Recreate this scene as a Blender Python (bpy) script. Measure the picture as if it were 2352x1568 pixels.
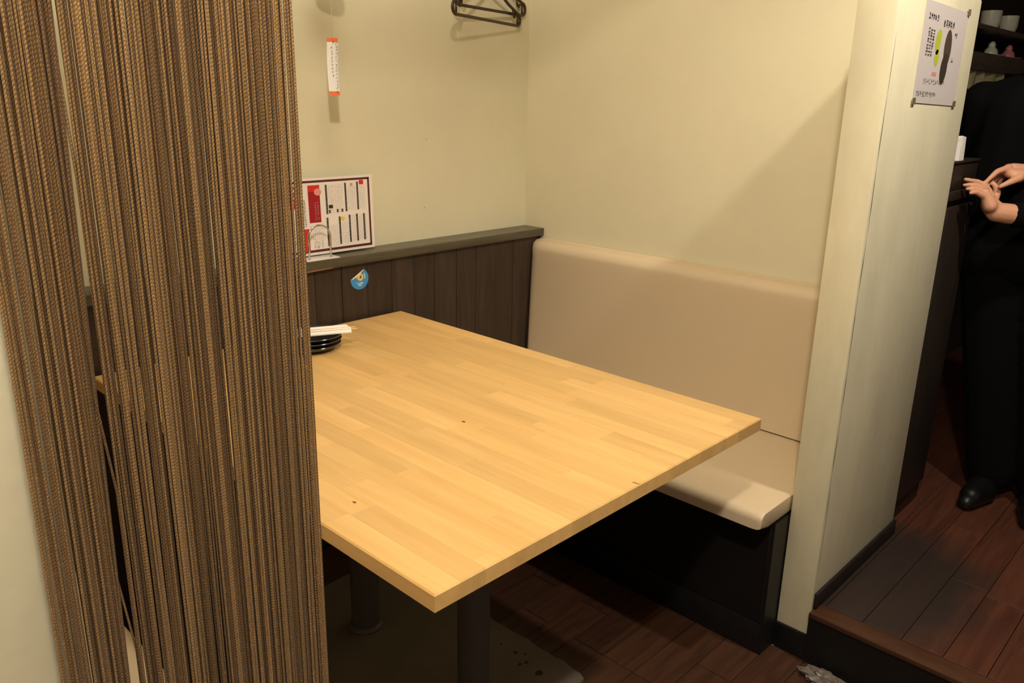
import bpy, bmesh, math, random
from mathutils import Vector, Matrix
random.seed(7)
R_ = random.Random
for o in list(bpy.data.objects): bpy.data.objects.remove(o, do_unlink=True)
scene = bpy.context.scene
COL = scene.collection

# ------------------------------------------------------------------ camera
FPX = 1862.82
AX = Vector((0.69446976, -0.19518021, 0.69254345))   # world X in camera (right, down, forward)
AY = Vector((-0.7192918, -0.21266327, 0.66135742))   # world Y
AZ = Vector((0.01819468, -0.95743356, -0.28807974))  # world Z
CAM = Vector((0, 0, 1.33))
cd = bpy.data.cameras.new('camera'); cam = bpy.data.objects.new('camera', cd); COL.objects.link(cam)
cd.sensor_fit = 'HORIZONTAL'; cd.sensor_width = 36; cd.lens = FPX * 36 / 2352; cd.clip_start = .02
right = Vector((AX[0], AY[0], AZ[0])); up = -Vector((AX[1], AY[1], AZ[1])); back = -Vector((AX[2], AY[2], AZ[2]))
M4 = Matrix((right, up, back)).transposed().to_4x4(); M4.translation = CAM
cam.matrix_world = M4
scene.camera = cam

# ------------------------------------------------------------------ world, lights, exposure
w = bpy.data.worlds.new('world'); scene.world = w; w.use_nodes = True
w.node_tree.nodes['Background'].inputs[0].default_value = (1.0, .82, .62, 1)
w.node_tree.nodes['Background'].inputs[1].default_value = .06
def lamp(name, loc, energy, color, radius, kind='POINT', aim=None, size=None, blend=.5):
    l = bpy.data.lights.new(name, kind); l.energy = energy; l.color = color; l.shadow_soft_size = radius
    o = bpy.data.objects.new(name, l); COL.objects.link(o); o.location = loc
    if kind == 'SPOT': l.spot_size = math.radians(size); l.spot_blend = blend
    if aim: o.rotation_euler = (Vector(aim) - Vector(loc)).to_track_quat('-Z', 'Y').to_euler()
    return o
WARM = (1.0, .90, .755)
lamp('aisle_lamp_light', (1.778, .056, 2.325), 36, WARM, .035, 'SPOT', (1.778, .056, 0), 128, .45)
lamp('entrance_lamp_light', (.02, -.03, 2.32), 51, WARM, .045)
lamp('booth_fill_light', (.95, 1.25, 2.20), 8, WARM, .20)  # soft fill added to brighten the booth
vs = scene.view_settings
vs.view_transform = 'Standard'; vs.look = 'None'; vs.gamma = 1; vs.use_curve_mapping = False
vs.exposure = 0.80

# ------------------------------------------------------------------ helpers
def srgb(r, g, b):
    f = lambda c: (c/255/12.92) if c/255 <= .04045 else ((c/255+.055)/1.055)**2.4
    return (f(r), f(g), f(b), 1)
class NT:
    def __init__(s, m):
        m.use_nodes = True; s.t = m.node_tree; s.n = s.t.nodes; s.b = s.n['Principled BSDF']
    def new(s, typ, **kw):
        n = s.n.new(typ)
        for k, v in kw.items():
            if k in n.inputs.keys(): n.inputs[k].default_value = v
            else: setattr(n, k, v)
        return n
    def link(s, a, b): s.t.links.new(a, b)
def mat(name, col, rough=.6, spec=.4, metal=0, noise=None, bump=None, var=None, coat=0, sheen=0, trans=0):
    """noise=(scale, amount, (sx,sy,sz)); bump=(scale, strength, dist); var = per object value change"""
    m = bpy.data.materials.new(name); t = NT(m); b = t.b
    b.inputs['Base Color'].default_value = col; b.inputs['Roughness'].default_value = rough
    b.inputs['Specular IOR Level'].default_value = spec; b.inputs['Metallic'].default_value = metal
    b.inputs['Coat Weight'].default_value = coat; b.inputs['Coat Roughness'].default_value = .15
    b.inputs['Sheen Weight'].default_value = sheen
    tc = t.new('ShaderNodeTexCoord'); out = None
    if noise or var:
        hsv = t.new('ShaderNodeHueSaturation', Color=col); out = hsv.outputs[0]
        val = None
        if noise:
            mp = t.new('ShaderNodeMapping'); mp.inputs['Scale'].default_value = noise[2]
            t.link(tc.outputs['Object'], mp.inputs[0])
            nz = t.new('ShaderNodeTexNoise', Scale=noise[0], Detail=5.0, Roughness=.6); t.link(mp.outputs[0], nz.inputs['Vector'])
            mr = t.new('ShaderNodeMapRange'); mr.inputs[1].default_value = .25; mr.inputs[2].default_value = .75
            mr.inputs[3].default_value = 1 - noise[1]; mr.inputs[4].default_value = 1 + noise[1]
            t.link(nz.outputs[0], mr.inputs[0]); val = mr.outputs[0]
        if var:
            oi = t.new('ShaderNodeObjectInfo')
            mr2 = t.new('ShaderNodeMapRange'); mr2.inputs[3].default_value = 1 - var; mr2.inputs[4].default_value = 1 + var
            t.link(oi.outputs['Random'], mr2.inputs[0])
            if val is None: val = mr2.outputs[0]
            else:
                mm = t.new('ShaderNodeMath', operation='MULTIPLY'); t.link(val, mm.inputs[0]); t.link(mr2.outputs[0], mm.inputs[1]); val = mm.outputs[0]
            if noise:   # shift the grain from piece to piece
                ml = t.new('ShaderNodeMath', operation='MULTIPLY'); ml.inputs[1].default_value = 37
                t.link(oi.outputs['Random'], ml.inputs[0])
                cb = t.new('ShaderNodeCombineXYZ'); t.link(ml.outputs[0], cb.inputs[0]); t.link(ml.outputs[0], cb.inputs[1])
                t.link(cb.outputs[0], mp.inputs['Location'])
        t.link(val, hsv.inputs['Value']); t.link(out, b.inputs['Base Color'])
    if bump:
        nz = t.new('ShaderNodeTexNoise', Scale=bump[0], Detail=4.0); t.link(tc.outputs['Object'], nz.inputs['Vector'])
        bp = t.new('ShaderNodeBump', Strength=bump[1], Distance=bump[2]); t.link(nz.outputs[0], bp.inputs['Height'])
        t.link(bp.outputs[0], b.inputs['Normal'])
    return m

def plaster_mat(name, col, blotch=.05, streak=1.0):
    m = mat(name, col, .85, .25); t = NT(m); b = t.b
    tc = t.new('ShaderNodeTexCoord')
    n1 = t.new('ShaderNodeTexNoise', Scale=5.0, Detail=6.0, Roughness=.6); t.link(tc.outputs['Object'], n1.inputs['Vector'])
    n2 = t.new('ShaderNodeTexNoise', Scale=55.0, Detail=4.0); t.link(tc.outputs['Object'], n2.inputs['Vector'])
    mx = t.new('ShaderNodeMath', operation='MULTIPLY_ADD'); mx.inputs[1].default_value = 3.0
    t.link(n1.outputs[0], mx.inputs[0]); t.link(n2.outputs[0], mx.inputs[2])
    bp = t.new('ShaderNodeBump', Strength=.10, Distance=.004); t.link(mx.outputs[0], bp.inputs['Height'])
    t.link(bp.outputs[0], b.inputs['Normal'])
    # faint blotches and a few dark specks of wear
    mpz = t.new('ShaderNodeMapping'); mpz.inputs['Scale'].default_value = (1, 1, streak); t.link(tc.outputs['Object'], mpz.inputs[0])
    n3 = t.new('ShaderNodeTexNoise', Scale=2.2/max(streak, .3), Detail=5.0, Roughness=.65); t.link(mpz.outputs[0], n3.inputs['Vector'])
    mr = t.new('ShaderNodeMapRange'); mr.inputs[1].default_value = .3; mr.inputs[2].default_value = .7
    mr.inputs[3].default_value = 1-blotch; mr.inputs[4].default_value = 1.03
    t.link(n3.outputs[0], mr.inputs[0])
    vo = t.new('ShaderNodeTexVoronoi', Scale=4.5); t.link(tc.outputs['Object'], vo.inputs['Vector'])
    lt = t.new('ShaderNodeMath', operation='GREATER_THAN'); lt.inputs[1].default_value = .018; t.link(vo.outputs['Distance'], lt.inputs[0])
    m2 = t.new('ShaderNodeMapRange'); m2.inputs[3].default_value = .72; t.link(lt.outputs[0], m2.inputs[0])
    mm = t.new('ShaderNodeMath', operation='MULTIPLY'); t.link(mr.outputs[0], mm.inputs[0]); t.link(m2.outputs[0], mm.inputs[1])
    hs = t.new('ShaderNodeHueSaturation', Color=col); t.link(mm.outputs[0], hs.inputs['Value']); t.link(hs.outputs[0], b.inputs['Base Color'])
    return m

def wood_mat(name, c1, c2, rough, grain, var, coat=0, scale=9.0, spec=.4):
    """grain = mapping scale, small along the grain. c1/c2 light and dark tone"""
    m = bpy.data.materials.new(name); t = NT(m); b = t.b
    tc = t.new('ShaderNodeTexCoord'); mp = t.new('ShaderNodeMapping'); mp.inputs['Scale'].default_value = grain
    oi = t.new('ShaderNodeObjectInfo'); ml = t.new('ShaderNodeMath', operation='MULTIPLY'); ml.inputs[1].default_value = 53
    t.link(oi.outputs['Random'], ml.inputs[0]); cb = t.new('ShaderNodeCombineXYZ')
    for i in range(3): t.link(ml.outputs[0], cb.inputs[i])
    t.link(cb.outputs[0], mp.inputs['Location']); t.link(tc.outputs['Object'], mp.inputs[0])
    n1 = t.new('ShaderNodeTexNoise', Scale=scale, Detail=6.0, Roughness=.65, Distortion=.6); t.link(mp.outputs[0], n1.inputs['Vector'])
    rp = t.new('ShaderNodeValToRGB'); rp.color_ramp.elements[0].position = .3; rp.color_ramp.elements[1].position = .72
    rp.color_ramp.elements[0].color = c2; rp.color_ramp.elements[1].color = c1
    t.link(n1.outputs[0], rp.inputs[0])
    hs = t.new('ShaderNodeHueSaturation'); t.link(rp.outputs[0], hs.inputs['Color'])
    mr = t.new('ShaderNodeMapRange'); mr.inputs[3].default_value = 1 - var; mr.inputs[4].default_value = 1 + var
    t.link(oi.outputs['Random'], mr.inputs[0]); t.link(mr.outputs[0], hs.inputs['Value'])
    t.link(hs.outputs[0], b.inputs['Base Color'])
    bp = t.new('ShaderNodeBump', Strength=.06, Distance=.002); t.link(n1.outputs[0], bp.inputs['Height']); t.link(bp.outputs[0], b.inputs['Normal'])
    b.inputs['Roughness'].default_value = rough; b.inputs['Coat Weight'].default_value = coat; b.inputs['Coat Roughness'].default_value = .25
    b.inputs['Specular IOR Level'].default_value = spec
    return m

WLOC = {}
def world_loc(o):
    return WLOC.get(o.name, Vector((0, 0, 0)))
def props(o, label=None, cat=None, group=None, kind=None):
    if label: o['label'] = label
    if cat: o['category'] = cat
    if group: o['group'] = group
    if kind: o['kind'] = kind
    return o
def empty(name, loc, label=None, cat=None, group=None, kind=None):
    o = bpy.data.objects.new(name, None); COL.objects.link(o); o.location = loc; o.empty_display_size = .05
    WLOC[o.name] = Vector(loc)
    return props(o, label, cat, group, kind)
def mk(name, verts, faces, m, parent=None, smooth=False, origin=None, uv=None, fmats=None):
    vs_ = [Vector(v) for v in verts]
    if origin is None:
        lo = [min(v[i] for v in vs_) for i in range(3)]; hi = [max(v[i] for v in vs_) for i in range(3)]
        origin = Vector(((lo[0]+hi[0])/2, (lo[1]+hi[1])/2, lo[2]))
    origin = Vector(origin)
    me = bpy.data.meshes.new(name); me.from_pydata([v - origin for v in vs_], [], faces); me.update()
    for mm in (m if isinstance(m, (list, tuple)) else [m]): me.materials.append(mm)
    if fmats: me.polygons.foreach_set('material_index', fmats)
    if uv:
        l = me.uv_layers.new(name='uv')
        for p in me.polygons:
            for li in p.loop_indices: l.data[li].uv = uv[me.loops[li].vertex_index]
    if smooth: me.polygons.foreach_set('use_smooth', [True]*len(me.polygons))
    o = bpy.data.objects.new(name, me); COL.objects.link(o)
    o.location = origin - (world_loc(parent) if parent else Vector((0, 0, 0)))
    if parent: o.parent = parent
    WLOC[o.name] = origin
    return o
def from_bm(name, bm, m, parent=None, smooth=False):
    bm.normal_update(); bm.verts.index_update()
    v = [tuple(x.co) for x in bm.verts]; f = [[y.index for y in x.verts] for x in bm.faces]
    bm.free()
    return mk(name, v, f, m, parent, smooth)
def autosmooth(o, deg=40):
    me = o.data
    me.polygons.foreach_set('use_smooth', [True]*len(me.polygons))
    bm = bmesh.new(); bm.from_mesh(me)
    for e in bm.edges:
        if len(e.link_faces) == 2 and e.calc_face_angle(0) > math.radians(deg): e.smooth = False
    bm.to_mesh(me); bm.free()
    return o
def box(name, x0, x1, y0, y1, z0, z1, m, parent=None, bevel=0, seg=2):
    bm = bmesh.new(); bmesh.ops.create_cube(bm, size=1)
    for v in bm.verts:
        v.co = Vector(((x0+x1)/2 + v.co.x*(x1-x0), (y0+y1)/2 + v.co.y*(y1-y0), (z0+z1)/2 + v.co.z*(z1-z0)))
    if bevel: bmesh.ops.bevel(bm, geom=list(bm.edges), offset=bevel, segments=seg, affect='EDGES', profile=.5)
    o = from_bm(name, bm, m, parent)
    if bevel: autosmooth(o, 35)
    return o
def chamfer_box(name, x0, x1, y0, y1, z0, z1, m, parent, cx0, cx1, cy0, cy1):
    """plank: every top edge has its own small chamfer"""
    c = max(cx0, cx1, cy0, cy1)
    h = z1 - c
    v = [(x0, y0, z0), (x1, y0, z0), (x1, y1, z0), (x0, y1, z0),
         (x0, y0, z1-c), (x1, y0, z1-c), (x1, y1, z1-c), (x0, y1, z1-c),
         (x0+cx0, y0+cy0, z1), (x1-cx1, y0+cy0, z1), (x1-cx1, y1-cy1, z1), (x0+cx0, y1-cy1, z1)]
    f = [(3, 2, 1, 0), (0, 1, 5, 4), (1, 2, 6, 5), (2, 3, 7, 6), (3, 0, 4, 7), (4, 5, 9, 8), (5, 6, 10, 9), (6, 7, 11, 10), (7, 4, 8, 11), (8, 9, 10, 11)]
    return mk(name, v, f, m, parent)
def lathe(name, prof, c, m, parent=None, n=40, smooth=True):
    v = []; f = []
    for r, z in prof:
        for i in range(n):
            a = 2*math.pi*i/n; v.append((c[0]+r*math.cos(a), c[1]+r*math.sin(a), c[2]+z))
    k = len(prof)
    for j in range(k-1):
        for i in range(n):
            f.append((j*n+i, j*n+(i+1) % n, (j+1)*n+(i+1) % n, (j+1)*n+i))
    f.append(tuple(reversed(range(n)))); f.append(tuple(range((k-1)*n, k*n)))
    o = mk(name, v, f, m, parent); return autosmooth(o, 40)
def tube_vf(pts, r, sides=8, closed=False):
    pts = [Vector(p) for p in pts]; n = len(pts); v = []; f = []
    rr = r if isinstance(r, (list, tuple)) else [r]*n
    nrm = None
    for i, p in enumerate(pts):
        a = pts[(i-1) % n] if (closed or i > 0) else p; b = pts[(i+1) % n] if (closed or i < n-1) else p
        t = (b - a).normalized()
        if nrm is None: nrm = t.orthogonal().normalized()
        nrm = (nrm - t*nrm.dot(t)).normalized(); bn = t.cross(nrm)
        for k in range(sides):
            g = 2*math.pi*k/sides; v.append(p + (nrm*math.cos(g) + bn*math.sin(g))*rr[i])
    m = n if closed else n-1
    for i in range(m):
        for k in range(sides):
            j = (i+1) % n
            f.append((i*sides+k, i*sides+(k+1) % sides, j*sides+(k+1) % sides, j*sides+k))
    if not closed:
        f.append(tuple(reversed(range(sides)))); f.append(tuple(range((n-1)*sides, n*sides)))
    return v, f
def tube(name, pts, r, m, parent=None, sides=8, closed=False):
    v, f = tube_vf(pts, r, sides, closed); return mk(name, v, f, m, parent, smooth=True)
def merge(parts):
    V = []; F = []
    for v, f in parts:
        n = len(V); V += [Vector(x) for x in v]; F += [tuple(i+n for i in q) for q in f]
    return V, F
def extrude_y(name, prof, ys, insets, m, parent=None):
    """closed (x,z) profile run along y, shrunk by insets (metres) at the given stations"""
    cx = sum(p[0] for p in prof)/len(prof); cz = sum(p[1] for p in prof)/len(prof); n = len(prof)
    wx = max(abs(p[0]-cx) for p in prof); wz = max(abs(p[1]-cz) for p in prof)
    v = []; f = []
    for y, s in zip(ys, insets):
        for x, z in prof: v.append((cx+(x-cx)*(1-s/wx), y, cz+(z-cz)*(1-s/wz)))
    for j in range(len(ys)-1):
        for i in range(n): f.append((j*n+i, j*n+(i+1) % n, (j+1)*n+(i+1) % n, (j+1)*n+i))
    f.append(tuple(reversed(range(n)))); f.append(tuple(range((len(ys)-1)*n, len(ys)*n)))
    o = mk(name, v, f, m, parent)
    bm = bmesh.new(); bm.from_mesh(o.data); bmesh.ops.recalc_face_normals(bm, faces=bm.faces); bm.to_mesh(o.data); bm.free()
    return autosmooth(o, 50)
def arc(cx, cz, r, a0, a1, n=7):
    return [(cx+r*math.cos(math.radians(a0+(a1-a0)*i/n)), cz+r*math.sin(math.radians(a0+(a1-a0)*i/n))) for i in range(n+1)]
class Print:
    """flat print on a sheet: patches lie a hair above it, each with its own ink"""
    def __init__(s, o, u, v, off=.0004):
        s.o = Vector(o); s.u = Vector(u).normalized(); s.v = Vector(v).normalized(); s.n = s.u.cross(s.v); s.off = off
        s.V = []; s.F = []; s.M = []; s.mats = []
    def poly(s, pts, m, layer=0):
        if m not in s.mats: s.mats.append(m)
        k = len(s.V)
        s.V += [s.o + s.u*p[0] + s.v*p[1] + s.n*(s.off*(1+layer)) for p in pts]
        s.F.append(tuple(range(k, k+len(pts)))); s.M.append(s.mats.index(m))
    def rect(s, u0, v0, u1, v1, m, layer=0): s.poly([(u0, v0), (u1, v0), (u1, v1), (u0, v1)], m, layer)
    def stroke(s, a, b, wd, m, layer=1):
        a = Vector(a); b = Vector(b); d = b - a
        if d.length < 1e-6: return
        d.normalize(); n = Vector((-d.y, d.x))*wd/2
        s.poly([a-n, b-n, b+n, a+n], m, layer)
    def glyphs(s, u0, v0, u1, v1, nu, nv, m, rnd, wd=.0006, k=5, layer=1, slant=0):
        du = (u1-u0)/nu; dv = (v1-v0)/nv
        for i in range(nu):
            for j in range(nv):
                cx = u0+du*(i+.5); cy = v0+dv*(j+.5)
                for q in range(k):
                    if rnd.random() < .5: a = (cx-du*.36, cy+dv*rnd.uniform(-.36, .36)); b = (cx+du*rnd.uniform(.1, .36), a[1]+dv*(rnd.uniform(-.1, .1)+slant))
                    else: a = (cx+du*rnd.uniform(-.33, .33), cy+dv*.36); b = (a[0]+du*rnd.uniform(-.25, .25), cy-dv*rnd.uniform(.0, .36))
                    s.stroke(a, b, wd, m, layer)
    def build(s, name, parent): return mk(name, s.V, s.F, s.mats, parent, fmats=s.M)
def at(px, py, d):
    """point seen at a pixel of the photograph, d metres in front of the lens"""
    c = Vector(((px-1176)/FPX*d, (py-784)/FPX*d, d))
    return Vector((AX.dot(c), AY.dot(c), AZ.dot(c))) + CAM

# ------------------------------------------------------------------ materials
PLASTER = plaster_mat('cream_plaster', srgb(222, 214, 184))
PLASTER2 = plaster_mat('cream_plaster_worn', srgb(222, 214, 184), .16, .35)
DARKWOOD = wood_mat('dark_stained_board', srgb(68, 54, 44), srgb(46, 36, 30), .42, (8, 8, .6), .16, spec=.35)
CAPWOOD = wood_mat('dark_cap_rail', srgb(92, 84, 66), srgb(66, 58, 46), .30, (.6, 8, 8), .05, spec=.5)
STAVE = wood_mat('pale_laminated_wood', srgb(231, 191, 126), srgb(214, 169, 104), .40, (10, .7, 10), .09, coat=.1, scale=3.0)
FLOORW = wood_mat('brown_floor_plank', srgb(84, 54, 37), srgb(52, 32, 23), .42, (1.0, 14, 14), .14, scale=4.0)
PLATW = wood_mat('raised_floor_plank', srgb(100, 59, 43), srgb(66, 38, 29), .42, (1.0, 12, 12), .12, scale=4.0)
NOSEW = wood_mat('step_nosing', srgb(96, 60, 40), srgb(46, 32, 25), .4, (14, 1.0, 14), .05, scale=3.0)
BLACKB = mat('black_bench_panel', srgb(22, 20, 19), .45, .35, bump=(60, .08, .001))
BLACKK = mat('black_kick_board', srgb(19, 19, 20), .34, .45, noise=(14, .3, (1, 1, 1)))
TRIMD = mat('dark_trim', srgb(34, 28, 26), .42, .4, noise=(9, .2, (1, 1, 1)))
VINYL = mat('cream_vinyl', srgb(214, 194, 163), .42, .4, bump=(420, .06, .0006))
STEEL = mat('grey_painted_steel', srgb(104, 100, 98), .45, .4)
SLAB = mat('worn_stone_slab', srgb(112, 105, 96), .8, .3, noise=(7, .12, (1, 1, 1)), bump=(40, .2, .002))
CHROME = mat('chrome', srgb(205, 200, 195), .14, .5, metal=1)
WHITE = mat('white_paper', srgb(240, 236, 230), .6, .3)
LAMIN = mat('laminated_sheet', srgb(238, 228, 220), .28, .5, coat=.3)
ACRYL = mat('milky_acrylic', srgb(226, 220, 212), .2, .5)
INK = mat('black_ink', srgb(44, 36, 32), .6, .3)
INKG = mat('grey_ink', srgb(168, 160, 154), .6, .3)
INKL = mat('pale_grey_ink', srgb(205, 196, 190), .6, .3)
RED = mat('red_ink', srgb(206, 52, 44), .5, .3)
DRED = mat('dark_red_ink', srgb(158, 30, 36), .5, .3)
MAROON = mat('maroon_border_ink', srgb(88, 42, 36), .45, .3)
PINK = mat('pink_ink', srgb(226, 150, 140), .5, .3)
YEL = mat('yellow_ink', srgb(222, 206, 84), .5, .3)
LIME = mat('lime_ink', srgb(190, 200, 60), .5, .3)
BROWNI = mat('brown_ink', srgb(84, 68, 60), .5, .3)
ORANGE = mat('orange_ink', srgb(238, 122, 78), .55, .3)
CREAMI = mat('cream_ink', srgb(226, 206, 150), .5, .3)
BLUE = mat('blue_sticker', srgb(64, 146, 206), .25, .5)
BLACKC = mat('black_glazed_ceramic', srgb(26, 24, 22), .22, .5, coat=.4)
BAMBOO = mat('pale_chopstick_wood', srgb(224, 186, 138), .5, .3)
HANGER = mat('dark_brown_plastic', srgb(56, 36, 20), .38, .45)
SKIN = mat('skin', srgb(208, 152, 122), .5, .35)
CLOTH = mat('black_cloth', srgb(8, 8, 9), .95, .1)
SHOE = mat('black_shoe', srgb(16, 15, 15), .4, .4)
HAIR = mat('black_hair', srgb(20, 16, 14), .5, .4)
CORR = mat('dark_corridor_wall', srgb(44, 36, 31), .7, .3, noise=(3, .15, (1, 1, 1)))
CABW = wood_mat('dark_cabinet_wood', srgb(52, 40, 33), srgb(36, 28, 24), .5, (8, 8, .8), .05)
SHELFW = wood_mat('shelf_board', srgb(104, 88, 78), srgb(72, 60, 54), .5, (1, 8, 8), .06)
CUPW = mat('pale_ceramic', srgb(204, 200, 184), .3, .5)
TOWEL = mat('pale_towel', srgb(198, 190, 150), .9, .2, bump=(300, .2, .001))
ORNP = mat('pink_ceramic', srgb(196, 120, 126), .4, .4)
CEIL = mat('ceiling_paint', srgb(206, 196, 170), .9, .2)
STAIN = mat('dark_stain', srgb(52, 44, 34), .7, .3)
KNOT = mat('wood_knot', srgb(112, 78, 24), .5, .3)
SCRAP = mat('grey_plastic_film', srgb(110, 100, 94), .35, .5)
EMIT = bpy.data.materials.new('lamp_glow'); t = NT(EMIT)
t.b.inputs['Emission Color'].default_value = (1, .85, .6, 1); t.b.inputs['Emission Strength'].default_value = 3

# dark grey patch in front of the partition on the raised floor
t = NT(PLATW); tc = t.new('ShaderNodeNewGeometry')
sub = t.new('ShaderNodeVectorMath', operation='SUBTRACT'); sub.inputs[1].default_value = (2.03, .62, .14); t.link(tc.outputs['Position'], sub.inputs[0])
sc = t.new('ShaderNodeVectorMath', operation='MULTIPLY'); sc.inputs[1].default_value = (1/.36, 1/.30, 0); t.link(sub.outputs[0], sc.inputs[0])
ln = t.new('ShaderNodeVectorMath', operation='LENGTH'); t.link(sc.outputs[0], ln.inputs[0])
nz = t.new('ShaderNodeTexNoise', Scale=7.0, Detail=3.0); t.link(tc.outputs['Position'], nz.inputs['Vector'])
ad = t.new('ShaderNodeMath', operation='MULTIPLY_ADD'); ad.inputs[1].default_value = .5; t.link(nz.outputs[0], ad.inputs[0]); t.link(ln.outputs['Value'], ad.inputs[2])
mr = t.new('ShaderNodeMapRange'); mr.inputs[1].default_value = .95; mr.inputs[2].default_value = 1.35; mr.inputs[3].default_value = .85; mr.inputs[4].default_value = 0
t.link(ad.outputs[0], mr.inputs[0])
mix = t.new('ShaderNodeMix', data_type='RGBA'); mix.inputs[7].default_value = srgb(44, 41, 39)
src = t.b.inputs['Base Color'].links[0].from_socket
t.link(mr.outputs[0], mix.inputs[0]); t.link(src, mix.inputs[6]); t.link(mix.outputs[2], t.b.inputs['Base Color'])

# string of the curtain: two plies twisted, a little light comes through
STRING = bpy.data.materials.new('twisted_string'); t = NT(STRING)
uvn = t.new('ShaderNodeUVMap'); sx = t.new('ShaderNodeSeparateXYZ'); t.link(uvn.outputs[0], sx.inputs[0])
ma = t.new('ShaderNodeMath', operation='MULTIPLY_ADD'); ma.inputs[1].default_value = 360.0; t.link(sx.outputs[1], ma.inputs[0]); t.link(sx.outputs[0], ma.inputs[2])
m6 = t.new('ShaderNodeMath', operation='MULTIPLY'); m6.inputs[1].default_value = 2*math.pi; t.link(ma.outputs[0], m6.inputs[0])
sn = t.new('ShaderNodeMath', operation='SINE'); t.link(m6.outputs[0], sn.inputs[0])
bp = t.new('ShaderNodeBump', Strength=.38, Distance=.0004); t.link(sn.outputs[0], bp.inputs['Height']); t.link(bp.outputs[0], t.b.inputs['Normal'])
att = t.new('ShaderNodeAttribute', attribute_name='tone')
rp = t.new('ShaderNodeValToRGB'); rp.color_ramp.elements[0].color = srgb(98, 66, 32); rp.color_ramp.elements[1].color = srgb(164, 127, 78)
t.link(att.outputs['Fac'], rp.inputs[0]); t.link(rp.outputs[0], t.b.inputs['Base Color'])
t.b.inputs['Roughness'].default_value = .55; t.b.inputs['Specular IOR Level'].default_value = .3; t.b.inputs['Sheen Weight'].default_value = .15
tr = t.new('ShaderNodeBsdfTranslucent'); t.link(rp.outputs[0], tr.inputs[0])
ms = t.new('ShaderNodeMixShader'); ms.inputs[0].default_value = .22
t.link(t.b.outputs[0], ms.inputs[1]); t.link(tr.outputs[0], ms.inputs[2])
t.link(ms.outputs[0], t.n['Material Output'].inputs[0])

# ------------------------------------------------------------------ setting
WX, WY = 2.15, 2.0            # right wall, back wall
PY0, PY1, PX0, PX1, PTOP = .648, .732, 1.760, 2.29, 1.575
CEILZ = 2.42
def struct(o): o['kind'] = 'structure'; return o
struct(box('wall_back', -.35, WX+.14, WY, WY+.12, -.05, CEILZ, PLASTER))
struct(box('wall_right', WX, WX+.14, PY1, WY, -.05, PTOP+.5, PLASTER))
wf = struct(box('wall_front', PX0, PX1, PY0, PY1, -.05, PTOP, PLASTER2, bevel=.006))
# grimy line where hands and coats rub the partition's corner
rnd = R_(17); V = []; F = []; K = 60
for i in range(K+1):
    z = .24 + (1.47-.24)*i/K; c_ = PX0+.0085+.0012*math.sin(i*.35); h = max(.0002, .0011+.0007*math.sin(i*.9)+rnd.uniform(-.0004, .0004)) * min(1, (K-i)/6+.1, i/6+.1)
    for sx_ in (-1, 1): V.append((c_+sx_*h, PY0-.0004, z))
for i in range(K): F.append((2*i, 2*i+1, 2*i+3, 2*i+2))
mk('grime_line', V, F, mat('grime', srgb(126, 112, 82), .85), wf)
struct(box('wall_left', -.55, .172, .640, .72, -.05, CEILZ, PLASTER, bevel=.006))
struct(box('wall_side', -.35, -.25, .72, WY, -.05, CEILZ, PLASTER))
struct(box('ceiling', -1.2, 5.2, -1.6, WY+.12, CEILZ, CEILZ+.06, CEIL))

fl = struct(box('floor', -1.2, 1.7505, -1.6, WY, -.06, -.012, TRIMD))
rnd = R_(3)
y = -.93; k = 0
while y < 1.90:
    y1 = min(y+.0925, 1.915)
    cuts = [-1.1, rnd.uniform(-.5, .2), rnd.uniform(.75, 1.1), rnd.choice((1.41, 1.55, 1.685)), 1.70 if y > PY1+.012 else 1.7505]
    cuts = sorted(set(cuts))
    for a, b in zip(cuts, cuts[1:]):
        if b-a < .02: continue
        chamfer_box('plank', a+.0008, b-.0008, y+.0008, y1-.0008, -.012, rnd.uniform(-.0006, 0), FLOORW, fl, .0004, .0004, .0004, .0004)
    y = y1; k += 1

PLZ = .14
rf = struct(box('floor_raised', 1.755, 5.2, -1.6, PY0, -.06, PLZ-.014, TRIMD))
y = -.9
while y < PY0-.005:
    y1 = min(y+.09, PY0)
    cuts = sorted([1.802, rnd.uniform(2.0, 2.5), rnd.uniform(2.8, 3.4), 4.2, 5.09])
    for a, b in zip(cuts, cuts[1:]):
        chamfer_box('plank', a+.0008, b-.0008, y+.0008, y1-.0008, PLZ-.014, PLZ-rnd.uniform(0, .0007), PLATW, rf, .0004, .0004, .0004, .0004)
    y = y1
n_ = box('nosing', 1.742, 1.800, -.9, PY0-.001, PLZ-.013, PLZ+.001, NOSEW, rf, bevel=.003)
box('riser', 1.748, 1.7545, -.9, PY0-.001, -.005, PLZ-.013, BLACKB, rf)
rf2 = struct(box('floor_corridor', PX1+.001, 5.2, PY0, 1.1, -.06, PLZ, PLATW))

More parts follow.
